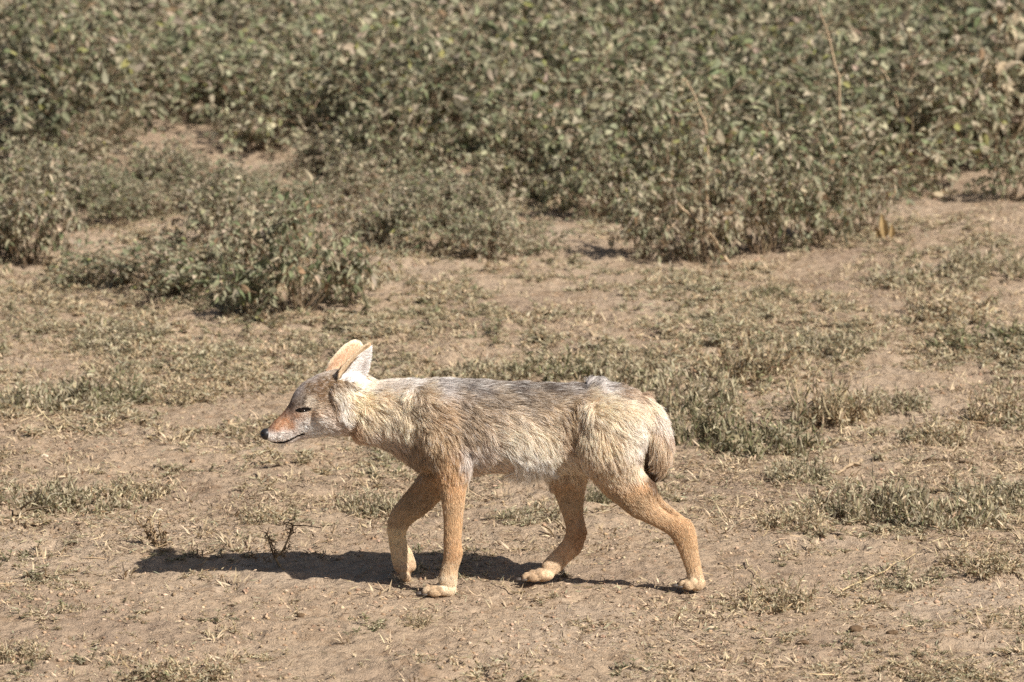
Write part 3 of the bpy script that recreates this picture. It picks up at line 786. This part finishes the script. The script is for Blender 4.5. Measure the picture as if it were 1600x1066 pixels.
# coat colours and lie of the coat, given at points of the side view
CG = [(415, 672, 90, 70, 60), (424, 668, 130, 88, 62), (436, 668, 172, 122, 84), (448, 660, 182, 128, 88), (456, 668, 190, 140, 98), (444, 648, 140, 104, 80), (452, 636, 104, 90, 80),
 (428, 686, 222, 212, 200), (440, 684, 228, 218, 206), (456, 680, 228, 218, 206), (470, 674, 226, 214, 200), (440, 694, 210, 196, 180), (470, 686, 214, 200, 184), (462, 616, 128, 120, 116), (470, 606, 142, 132, 126), (486, 592, 152, 140, 130), (508, 582, 176, 158, 134),
 (480, 608, 150, 124, 94), (496, 606, 148, 118, 86), (512, 600, 156, 128, 94), (526, 590, 160, 136, 100), (500, 622, 150, 120, 88), (470, 628, 112, 96, 82), (486, 630, 206, 190, 160), (496, 634, 188, 166, 132), (490, 648, 196, 164, 124), (476, 655, 196, 170, 142), (470, 664, 232, 222, 208), (480, 661, 230, 218, 202),
 (466, 652, 170, 134, 104), (484, 664, 236, 228, 214), (498, 660, 232, 220, 204), (508, 673, 222, 210, 192), (478, 672, 238, 232, 222), (494, 674, 236, 228, 216), (512, 645, 168, 148, 124), (514, 628, 160, 136, 106), (522, 640, 164, 140, 112), (528, 662, 176, 156, 134), (520, 614, 150, 124, 94),
 (524, 616, 232, 220, 188), (532, 632, 240, 230, 210), (537, 650, 240, 232, 216), (545, 612, 236, 224, 190), (560, 606, 232, 218, 184), (540, 600, 150, 130, 104), (552, 625, 232, 206, 150), (550, 645, 226, 202, 152), (570, 630, 226, 200, 148), (565, 655, 226, 202, 156), (590, 650, 224, 202, 158),
 (556, 668, 176, 146, 112), (575, 680, 196, 176, 148), (600, 690, 196, 178, 150), (620, 706, 176, 156, 130), (600, 625, 214, 190, 148), (585, 600, 206, 192, 166), (610, 598, 200, 188, 168), (640, 594, 206, 198, 184), (630, 630, 220, 198, 154), (640, 660, 216, 194, 150),
 (665, 620, 196, 174, 136), (650, 700, 168, 144, 112), (665, 680, 190, 164, 122), (690, 650, 174, 148, 112), (690, 690, 180, 152, 110), (670, 725, 164, 140, 108), (705, 725, 186, 148, 100), (640, 725, 150, 130, 104),
 (690, 600, 186, 178, 168), (740, 602, 156, 146, 136), (800, 603, 128, 118, 108), (860, 604, 122, 110, 100), (905, 604, 130, 118, 108), (922, 596, 222, 214, 206), (934, 598, 214, 206, 196), (970, 606, 150, 128, 104), (1000, 616, 164, 138, 110), (720, 625, 168, 150, 126), (780, 625, 166, 148, 122), (850, 625, 150, 132, 108),
 (740, 650, 176, 154, 122), (735, 680, 160, 140, 112), (790, 650, 196, 174, 138), (860, 645, 186, 162, 124), (895, 640, 170, 144, 106), (800, 680, 222, 202, 164), (850, 680, 220, 198, 158), (890, 690, 176, 148, 110), (735, 710, 206, 196, 182), (760, 730, 206, 186, 158), (800, 715, 236, 224, 202), (835, 725, 244, 238, 222), (815, 700, 236, 220, 192),
 (870, 715, 226, 208, 174), (895, 730, 220, 200, 168), (790, 740, 206, 184, 156), (925, 630, 216, 192, 150), (950, 640, 222, 200, 156), (985, 640, 224, 204, 164), (920, 680, 212, 188, 144), (950, 690, 210, 184, 138), (985, 690, 232, 214, 182), (1002, 700, 240, 228, 206), (1000, 670, 236, 222, 196), (930, 730, 196, 168, 126), (960, 740, 206, 178, 134), (995, 735, 226, 202, 162),
 (950, 770, 184, 150, 108), (985, 785, 190, 146, 96), (1005, 765, 206, 160, 106), (1030, 800, 204, 152, 96), (1060, 820, 200, 146, 88), (1075, 840, 204, 150, 90), (1085, 880, 208, 156, 98), (1095, 908, 204, 160, 110), (1066, 912, 194, 152, 104),
 (700, 750, 198, 152, 98), (705, 780, 204, 152, 94), (708, 820, 204, 148, 86), (705, 860, 200, 142, 82), (700, 890, 208, 160, 104), (700, 912, 218, 182, 134), (676, 920, 190, 146, 98), (660, 922, 196, 156, 110),
 (680, 765, 180, 146, 104), (650, 780, 176, 140, 98), (625, 812, 190, 148, 98), (620, 835, 222, 186, 126), (625, 865, 214, 176, 122), (634, 895, 188, 144, 100),
 (880, 755, 186, 152, 110), (890, 785, 190, 152, 108), (900, 815, 188, 140, 92), (912, 838, 180, 124, 74), (885, 860, 206, 152, 98), (860, 880, 208, 162, 112), (830, 900, 188, 144, 98), (815, 903, 194, 152, 108),
 (1015, 635, 222, 200, 160), (1028, 645, 220, 206, 186), (1034, 660, 214, 198, 176), (1050, 666, 150, 124, 100), (1020, 680, 206, 178, 136), (1034, 700, 200, 170, 128), (1053, 700, 168, 142, 114), (1010, 700, 84, 64, 50), (1014, 722, 64, 48, 38), (1036, 728, 172, 142, 106), (1024, 738, 96, 74, 58), (1020, 750, 96, 74, 56)]
CG = np.array(CG, float); CGc = srgb(CG[:, 2:5])
# lie: px, py, dx, dy(down), length mm, lift
LG = np.array([(420, 672, 1, -.5, 2.5, .15), (440, 662, 1, -.6, 3, .15), (436, 688, 1, .1, 3, .15), (460, 682, 1, .0, 5, .2), (458, 625, .7, -1, 4, .2), (485, 595, 1, -.5, 7, .22), (510, 584, 1, 0, 9, .25),
 (475, 640, 1, .0, 3, .12), (500, 620, 1, -.1, 8, .2), (505, 650, 1, .2, 11, .22), (490, 672, 1, .15, 10, .22), (520, 670, 1, .3, 15, .25), (530, 610, .5, 1, 14, .35), (534, 640, .3, 1, 19, .35), (545, 605, .8, .5, 10, .3),
 (560, 640, .9, .5, 27, .35), (575, 665, .7, .8, 27, .35), (600, 625, 1, .35, 27, .3), (600, 690, .8, .6, 20, .3), (590, 600, 1, .0, 20, .25), (635, 596, 1, .05, 26, .32), (625, 660, .35, 1, 28, .38), (640, 620, .2, 1, 26, .38), (640, 710, .4, 1, 24, .35),
 (665, 640, 1, .3, 26, .38), (670, 690, .4, 1, 22, .32), (700, 650, 1, .5, 26, .32), (700, 720, .2, 1, 15, .28), (740, 690, .8, .8, 28, .32), (730, 720, .3, 1, 24, .3),
 (700, 600, 1, .05, 30, .22), (780, 603, 1, .08, 32, .2), (860, 604, 1, .05, 30, .2), (905, 600, 1, .0, 30, .25), (922, 598, .5, -1, 40, .75), (932, 604, .7, -.8, 36, .7), (945, 608, 1, .1, 28, .3), (980, 612, 1, .3, 22, .2), (1010, 625, 1, .6, 22, .22),
 (780, 640, 1, .35, 30, .28), (850, 650, 1, .3, 30, .28), (800, 690, .8, .7, 34, .35), (840, 710, .4, 1, 36, .35), (832, 732, .05, 1, 46, .28), (780, 735, 1, .3, 17, .2), (870, 730, .5, 1, 26, .3), (890, 690, .8, .8, 26, .25),
 (920, 640, .3, 1, 28, .36), (915, 690, .2, 1, 27, .36), (950, 650, .9, .7, 27, .3), (960, 700, .5, 1, 25, .3), (990, 670, .9, .6, 25, .28), (1000, 710, .5, 1, 18, .25), (940, 750, .5, 1, 17, .25), (985, 750, .6, 1, 14, .22),
 (985, 780, .8, .7, 8, .2), (1040, 815, .8, .6, 7, .12), (1080, 840, .3, 1, 6.5, .12), (1090, 890, .2, 1, 6.5, .12), (1070, 912, -1, .3, 2.6, .2), (1058, 914, -1, .3, 2.2, .2),
 (705, 770, .05, 1, 9, .22), (705, 820, .0, 1, 7.5, .13), (708, 865, .1, 1, 6.5, .13), (698, 900, -.3, 1, 6, .2), (676, 920, -1, .3, 3, .2), (662, 922, -1, .3, 2.4, .2),
 (660, 770, -.8, .8, 8, .2), (620, 815, -.5, 1, 7, .13), (622, 850, .1, 1, 6, .13), (634, 895, .3, 1, 3, .2),
 (885, 770, .2, 1, 8, .2), (900, 820, .2, 1, 6.5, .13), (885, 860, -.5, 1, 6.5, .13), (840, 896, -1, .4, 3.2, .2), (820, 902, -1, .4, 2.4, .2),
 (1020, 632, .9, .7, 30, .25), (1040, 660, .3, 1, 32, .22), (1035, 690, .05, 1, 34, .2), (1034, 715, -.35, 1, 28, .14), (1024, 738, -.7, 1, 18, .10)], float)

def idw(px, py, G_, vals, power=3.0, jit=0):
    out = np.zeros((len(px), vals.shape[1])); step = 20000
    for a in range(0, len(px), step):
        s = slice(a, a + step)
        d2 = (px[s, None] - G_[None, :, 0]) ** 2 + (py[s, None] - G_[None, :, 1]) ** 2
        w_ = 1 / (d2 + 32.0) ** (power / 2 * 1.5); w_ /= w_.sum(1, keepdims=True); out[s] = w_ @ vals
    return out
MOUTH = np.array([(419, 690), (424, 692.5), (436, 693.3), (445, 692.5), (452, 690), (459, 686), (466, 682), (472, 680), (477, 679)])
def dist_poly(px, py, K):
    best = np.full(len(px), 1e9)
    for a, b in zip(K[:-1], K[1:]):
        d = b - a; t = np.clip(((px - a[0]) * d[0] + (py - a[1]) * d[1]) / (d @ d), 0, 1)
        best = np.minimum(best, np.hypot(px - a[0] - d[0] * t, py - a[1] - d[1] * t))
    return best
def inpoly(px, py, K):
    ins = np.zeros(len(px), bool); n = len(K)
    for i in range(n):
        x1, y1 = K[i]; x2, y2 = K[(i + 1) % n]
        c = ((y1 > py) != (y2 > py)) & (px < (x2 - x1) * (py - y1) / (y2 - y1 + 1e-9) + x1); ins ^= c
    return ins
NEAR_EAR = [(524, 592), (540, 562), (566, 538), (590, 528), (590, 560), (582, 592), (568, 608), (545, 597)]
FAR_EAR = [(503, 582), (512, 560), (540, 528), (572, 525), (574, 548), (540, 590)]
def coat(p, n, r):
    p = p.copy(); yw = yaw(p[:, 0]); p[:, 1] += yw; p[:, 2] -= yw * .225; px, py = proj(p)
    jx = (fbm(px / 9, py / 9, 2, 3) - .5) * 16; jy = (fbm(px / 9, py / 9, 2, 9) - .5) * 16
    head = px < 520; k = np.where(head, .25, 1.0)
    c = idw(px + jx * k, py + jy * k, CG, CGc)
    ne = inpoly(px, py, NEAR_EAR) & (p[:, 1] < -.012); fe = inpoly(px, py, FAR_EAR) & (p[:, 1] > .012)
    front = n[:, 1] < 0.05
    q = ((px - 532) * .62 - (592 - py) * -.0); 
    rimd = dist_poly(px, py, np.array([(526, 588), (543, 565), (560, 548), (578, 536)]))   # tan front margin of the near ear
    w_in = np.clip(1 - .7 * np.exp(-((px - 566 + (py - 572) * .25) ** 2 / 9 + (py - 572) ** 2 / 100)), .0, 1)[:, None]
    inner = srgb((244, 240, 232)) * w_in + srgb((120, 108, 98)) * (1 - w_in)
    cin = np.where((rimd < 5.5)[:, None], srgb((196, 166, 122)), inner)
    cin = np.where((rimd >= 5.5)[:, None] & (rimd < 7)[:, None] & (py > 560)[:, None], srgb((120, 100, 76)), cin)
    c = np.where((ne & front & (py < 598))[:, None], cin, c); c = np.where((ne & ~front)[:, None], srgb((190, 146, 96)), c)
    rim2 = dist_poly(px, py, np.array([(507, 574), (520, 556), (540, 537), (553, 531), (563, 534), (568, 542)]))
    t = np.clip((rim2 - 2) / 5, 0, 1)[:, None]
    cb = srgb((232, 202, 152)) * (1 - t) + srgb((200, 152, 108)) * t
    c = np.where((fe & front)[:, None], cb, c); c = np.where((fe & ~front)[:, None], srgb((226, 214, 194)), c)
    md_ = dist_poly(px, py, MOUTH); c = np.where((md_ < 1.5)[:, None], srgb((36, 28, 26)), c)
    e = np.hypot((px - 474.5) / 12.5, ((py - 641.5) + (px - 474) * .12) / 3.9); c = np.where((e < 1)[:, None], srgb((30, 24, 22)), c)
    return c, px, py, ne, fe, md_, e
cs, *_ = coat(co, no, rng)
a = body_me.attributes.new("tint", 'FLOAT_COLOR', 'POINT'); cc = np.ones((nV, 4), np.float32); cc[:, :3] = np.where(cs.mean(1, keepdims=True) > .06, cs ** .55 * .9, cs)
a.data.foreach_set("color", cc.ravel())
M_SKIN = tint_mat("coat_base", .8, 0, .1, 300, .2)
body_me.materials.clear(); body_me.materials.append(M_SKIN)
body_me.polygons.foreach_set("use_smooth", np.ones(len(body_me.polygons), bool))
jackal = obj("jackal", body_me, None, "slim sandy jackal walking left across the dusty ground, head low, one forefoot raised", "jackal")

# ---- fur strands
body_me.calc_loop_triangles()
T = np.zeros(len(body_me.loop_triangles) * 3, np.int32); body_me.loop_triangles.foreach_get("vertices", T); T = T.reshape(-1, 3)
ar = .5 * np.linalg.norm(np.cross(co[T[:, 1]] - co[T[:, 0]], co[T[:, 2]] - co[T[:, 0]]), axis=1)
cen = co[T].mean(1); cpx, cpy = proj(cen)
dens = np.ones(len(T)); dens[(cpy > 760)] = 1.9; dens[(cpx < 520)] = 2.8; dens[(cpy < 610) & (cpx < 585)] = 2.6
wgt = ar * dens; wgt /= wgt.sum()
rf = np.random.default_rng(99); NH = 430000
ti = rf.choice(len(T), NH, p=wgt); b1 = rf.random(NH); b2 = rf.random(NH); fl = b1 + b2 > 1; b1[fl] = 1 - b1[fl]; b2[fl] = 1 - b2[fl]; b0 = 1 - b1 - b2
root = co[T[ti, 0]] * b0[:, None] + co[T[ti, 1]] * b1[:, None] + co[T[ti, 2]] * b2[:, None]
nn = nrm(no[T[ti, 0]] * b0[:, None] + no[T[ti, 1]] * b1[:, None] + no[T[ti, 2]] * b2[:, None])
hc, px, py, ne, fe, md_, ee = coat(root, nn, rf)
lg = idw(px, py, LG, LG[:, 2:6], 3.0)
dxy = lg[:, :2]; Lh = lg[:, 2] / 1000 * np.where(lg[:, 2] > 12, .86, 1); lift = lg[:, 3]
flow = RT[None] * dxy[:, :1] - np.array([0, 0, 1.])[None] * dxy[:, 1:2]
ear_m = ne | fe
flow[ear_m] = np.array([.5, 0, .9]); Lh = np.where(ear_m, .0030, Lh); lift = np.where(ear_m, .15, lift)
inn = ne & (nn[:, 1] < 0) & (dist_poly(px, py, np.array([(526, 588), (543, 565), (560, 548), (578, 536)])) > 6)
flow[inn] = np.array([.7, 0, .45]); Lh = np.where(inn, .0065, Lh); lift = np.where(inn, .22, lift)
Lh = np.where(md_ < 2.2, .0012, Lh); keep = (ee > .85) & (root[:, 2] > .004)
# no hair under the nose leather
keep &= ~((px < 424) & (py > 671) & (py < 688))
root, nn, hc, px, py, Lh, lift, flow, ne, fe = [x[keep] for x in (root, nn, hc, px, py, Lh, lift, flow, ne, fe)]
NH = len(root)
def owners(ncl, seed):
    idx = np.random.default_rng(seed).choice(NH, ncl, replace=False); kd = kdtree.KDTree(ncl)
    for j, i_ in enumerate(idx): kd.insert(root[i_].tolist(), j)
    kd.balance(); return idx, np.array([kd.find(p)[1] for p in root.tolist()])
OWN = [owners(19000, 1), owners(4200, 2)]
lv = np.random.default_rng(8).normal(0, 1, (4200, 3))[OWN[1][1]] * .26 + np.random.default_rng(9).normal(0, 1, (19000, 3))[OWN[0][1]] * .16
wk = np.where((np.hypot(px - 438, py - 683) < 7) & (nn[:, 2] > -.6))[0]; wk = np.random.default_rng(4).choice(wk, 16, replace=False)
# wavy tufting of the lie
wx = (fbm(px / 16, py / 16, 2, 71) - .5); wy = (fbm(px / 16, py / 16, 2, 83) - .5)
amt = np.clip(Lh / .03, 0, 1)[:, None]
flow = nrm(flow) + (RT[None] * wx[:, None] + np.array([0, 0, 1.])[None] * wy[:, None]) * .8 * amt + lv * amt
tang = nrm(flow - nn * np.sum(flow * nn, 1, keepdims=True))
lift = lift * (.72 + 1.0 * fbm(px / 12, py / 12, 2, 51)); lift = lift + rf.normal(0, .05, NH)
Lh[wk] = .0
Lh = Lh * (.65 + .6 * rf.random(NH)) * (.75 + .5 * fbm(px / 14, py / 14, 2, 41))
d0 = nrm(tang * (1 - lift[:, None]) + nn * lift[:, None] + rf.normal(0, .10, (NH, 3)))
K = 5; s = np.linspace(0, 1, K)
droop = np.array([0, 0, -1.]) * .12
Lh[wk] = .028; d0[wk] = nrm(np.stack([.75 + 0 * d0[wk, 0], np.sign(nn[wk, 1]) * .55, rf.normal(-.25, .18, 16)], 1)); tang[wk] = d0[wk]
PTS = np.zeros((NH, K, 3))
for k in range(K):
    t = s[k]; PTS[:, k] = root + (d0 * t + (tang * (1 - .0) - d0) * t * t * .35 + droop * t * t * amt) * Lh[:, None]
# gather into locks
for (idx, own), rad_k in zip(OWN, (.36, .30)):
    ci = idx[own]; tipd = PTS[ci] - root[ci][:, None]
    # only join strands on the same side
    same = (np.sum(nn * nn[ci], 1) > .5) & (np.linalg.norm(root - root[ci], axis=1) < .02) & (Lh > .008)
    blend = (rad_k * same * (.5 + .5 * rf.random(NH)))[:, None, None] * (s[None, :, None] ** 1.3)
    tgt = root[ci][:, None] + tipd * (Lh / np.maximum(Lh[ci], 1e-4))[:, None, None]
    PTS = PTS * (1 - blend) + tgt * blend
# keep strands out of the ground near the paws
PTS[:, :, 2] = np.maximum(PTS[:, :, 2], .001)
# strand colours: pale root, banded tip; grizzled saddle
sad = np.exp(-((py - 602 - np.clip((px - 700) / 40, -3, 0) * 2) / 14.0) ** 2) * sstep(620, 720, px) * (1 - sstep(940, 990, px)) * .95
sad = sad * (nn[:, 2] > -.2)
sad = np.maximum(sad, .34 * np.exp(-((py - 635) / 28.0) ** 2) * sstep(690, 740, px) * (1 - sstep(880, 905, px)))
griz = np.where((px < 560) & (py < 640), .35, .20); griz = np.where(py > 755, .05, griz); griz = np.where(px < 470, .12, griz)
rn = rf.random(NH); lock = np.random.default_rng(3).random(19000)[OWN[0][1]]
p_dark = np.clip(.10 * griz / .2 + .58 * sad, 0, .8); p_dark = p_dark * ~(ne | fe); p_white = .10 * griz / .2 + .30 * sad
rr_ = .55 * rn + .45 * lock
ordr = np.argsort(np.argsort(rr_)) / NH
darkh = ordr < p_dark; whiteh = ordr > 1 - p_white
sat = 1 - hc.min(1) / hc.max(1)
ex = .485 + .30 * (1 - sstep(.14, .46, hc.mean(1))) + .06 * sstep(735, 790, py) * (px > 560) + np.where((px < 560) & ~fe & ~ne, .17 * sstep(.45, .9, sat), 0)
hc = np.where(hc.mean(1, keepdims=True) > .06, np.array([1.03, .972, .955]) * hc ** ex[:, None], hc)
legs = (sstep(745, 790, py) * (px > 560))[:, None]; hc = hc * (1 - .28 * legs) + hc.mean(1, keepdims=True) * .28 * legs; hc = hc * (1 + legs * np.array([-.01, .015, -.05]))
base_c = hc * np.exp(rf.normal(0, 1, (NH, 1)) * (.14 - .08 * legs)) * (.88 + .24 * lock[:, None])
tip_c = np.where(darkh[:, None], srgb((66, 54, 46)) * (1 + .3 * rf.random((NH, 1))), np.where(whiteh[:, None], srgb((232, 226, 218)), base_c * 1.08))
CPT = base_c[:, None] * (1 - s[None, :, None] ** 1.5) * .92 + tip_c[:, None] * s[None, :, None] ** 1.5
CPT[wk] = .02
CPT = np.clip(CPT, .005, .92)
hcv = bpy.data.hair_curves.new("fur"); hcv.add_curves([K] * NH)
hcv.attributes["position"].data.foreach_set("vector", PTS.astype(np.float32).ravel())
r0 = np.where(Lh < .008, .00019, .00024)
ra = hcv.attributes.get("radius") or hcv.attributes.new("radius", 'FLOAT', 'POINT')
ra.data.foreach_set("value", (r0[:, None] * np.array([1, 1, .85, .6, .2])[None]).astype(np.float32).ravel())
ca = hcv.attributes.new("tint", 'FLOAT_COLOR', 'POINT')
c4 = np.ones((NH, K, 4), np.float32); c4[:, :, :3] = CPT; ca.data.foreach_set("color", c4.ravel())
mh = bpy.data.materials.new("fur"); mh.use_nodes = True; t = mh.node_tree; t.nodes.clear()
out = t.nodes.new("ShaderNodeOutputMaterial"); at = t.nodes.new("ShaderNodeAttribute"); at.attribute_name = "tint"
hb = t.nodes.new("ShaderNodeBsdfPrincipled"); hb.inputs["Roughness"].default_value = .55; hb.inputs["Specular IOR Level"].default_value = .15
tr = t.nodes.new("ShaderNodeBsdfTranslucent"); mx = t.nodes.new("ShaderNodeMixShader"); mx.inputs[0].default_value = .12
t.links.new(at.outputs["Color"], hb.inputs["Base Color"]); t.links.new(at.outputs["Color"], tr.inputs["Color"])
t.links.new(hb.outputs[0], mx.inputs[1]); t.links.new(tr.outputs[0], mx.inputs[2]); t.links.new(mx.outputs[0], out.inputs[0])
hcv.materials.append(mh)
obj("fur", hcv, jackal)

# ---- eye, nose, claws
BV = BVHTree.FromPolygons(co.tolist(), [tuple(p.vertices) for p in body_me.polygons])
def hit(px, py):
    h = BV.ray_cast(Vector(CPOS.tolist()), Vector(nrm(ray(px, py)).tolist())); return np.array(h[0])
def simple(name, colr, rough, spec=.5, coat=0):
    m = bpy.data.materials.new(name); m.use_nodes = True; b = m.node_tree.nodes["Principled BSDF"]
    b.inputs["Base Color"].default_value = (*colr, 1); b.inputs["Roughness"].default_value = rough; b.inputs["Specular IOR Level"].default_value = spec
    b.inputs["Coat Weight"].default_value = coat
    nz = m.node_tree.nodes.new("ShaderNodeTexNoise"); nz.inputs["Scale"].default_value = 900
    bp = m.node_tree.nodes.new("ShaderNodeBump"); bp.inputs["Strength"].default_value = .25; bp.inputs["Distance"].default_value = .0006
    if coat == 0:
        m.node_tree.links.new(nz.outputs[0], bp.inputs["Height"]); m.node_tree.links.new(bp.outputs[0], b.inputs["Normal"])
    return m
M_EYE = simple("dark_eye", (.014, .008, .005), .12, .35, .15); M_NOSE = simple("nose_leather", (.018, .016, .016), .42); M_CLAW = simple("dark_claw", (.06, .045, .035), .5)
def ell(name, c, sx, sy, sz, mat, rot=(0, 0, 0), parent=jackal, sub=3, fn=None):
    bm = bmesh.new(); bmesh.ops.create_icosphere(bm, subdivisions=sub, radius=1)
    for v in bm.verts:
        if fn: fn(v)
        v.co = Vector((v.co.x * sx, v.co.y * sy, v.co.z * sz))
    me = bpy.data.meshes.new(name); bm.to_mesh(me); bm.free()
    me.polygons.foreach_set("use_smooth", [True] * len(me.polygons)); me.materials.append(mat)
    o = obj(name, me, parent); o.location = c.tolist(); o.rotation_euler = rot; return o
for s_ in (-1, 1):
    h = hit(473, 641.5); c = np.array([h[0], h[1] + .0022, h[2]])
    if s_ == 1: c[1] = -2 * float(yaw(c[0])) - c[1]
    ell("eye", c, .0076, .0045, .0034, M_EYE, (0, R(6), 0))
def nosefn(v):
    if v.co.x > 0: v.co.y *= 1 - .25 * v.co.x
    for s_ in (-1, 1):
        d = (v.co - Vector((-.62, s_ * .72, -.12))).length
        if d < .42: v.co *= 1 - .30 * (1 - d / .42)
nc = P(418.5, 680.0, 0); nc[2] += float(yaw(nc[0])) * .225; nc[1] -= float(yaw(nc[0]))
ell("nose", nc, .0125, .0125, .0118, M_NOSE, (0, R(24), 0), sub=4, fn=nosefn)
for tip, ax, k in CLAWS:
    if tip[2] < -.5: continue
    ang = math.atan2(ax[2], ax[0])
    ell("claw", tip + ax * .0050 + np.array([0, 0, -.003]), .0068, .0021, .0028, M_CLAW, (0, -ang, 0), sub=2)
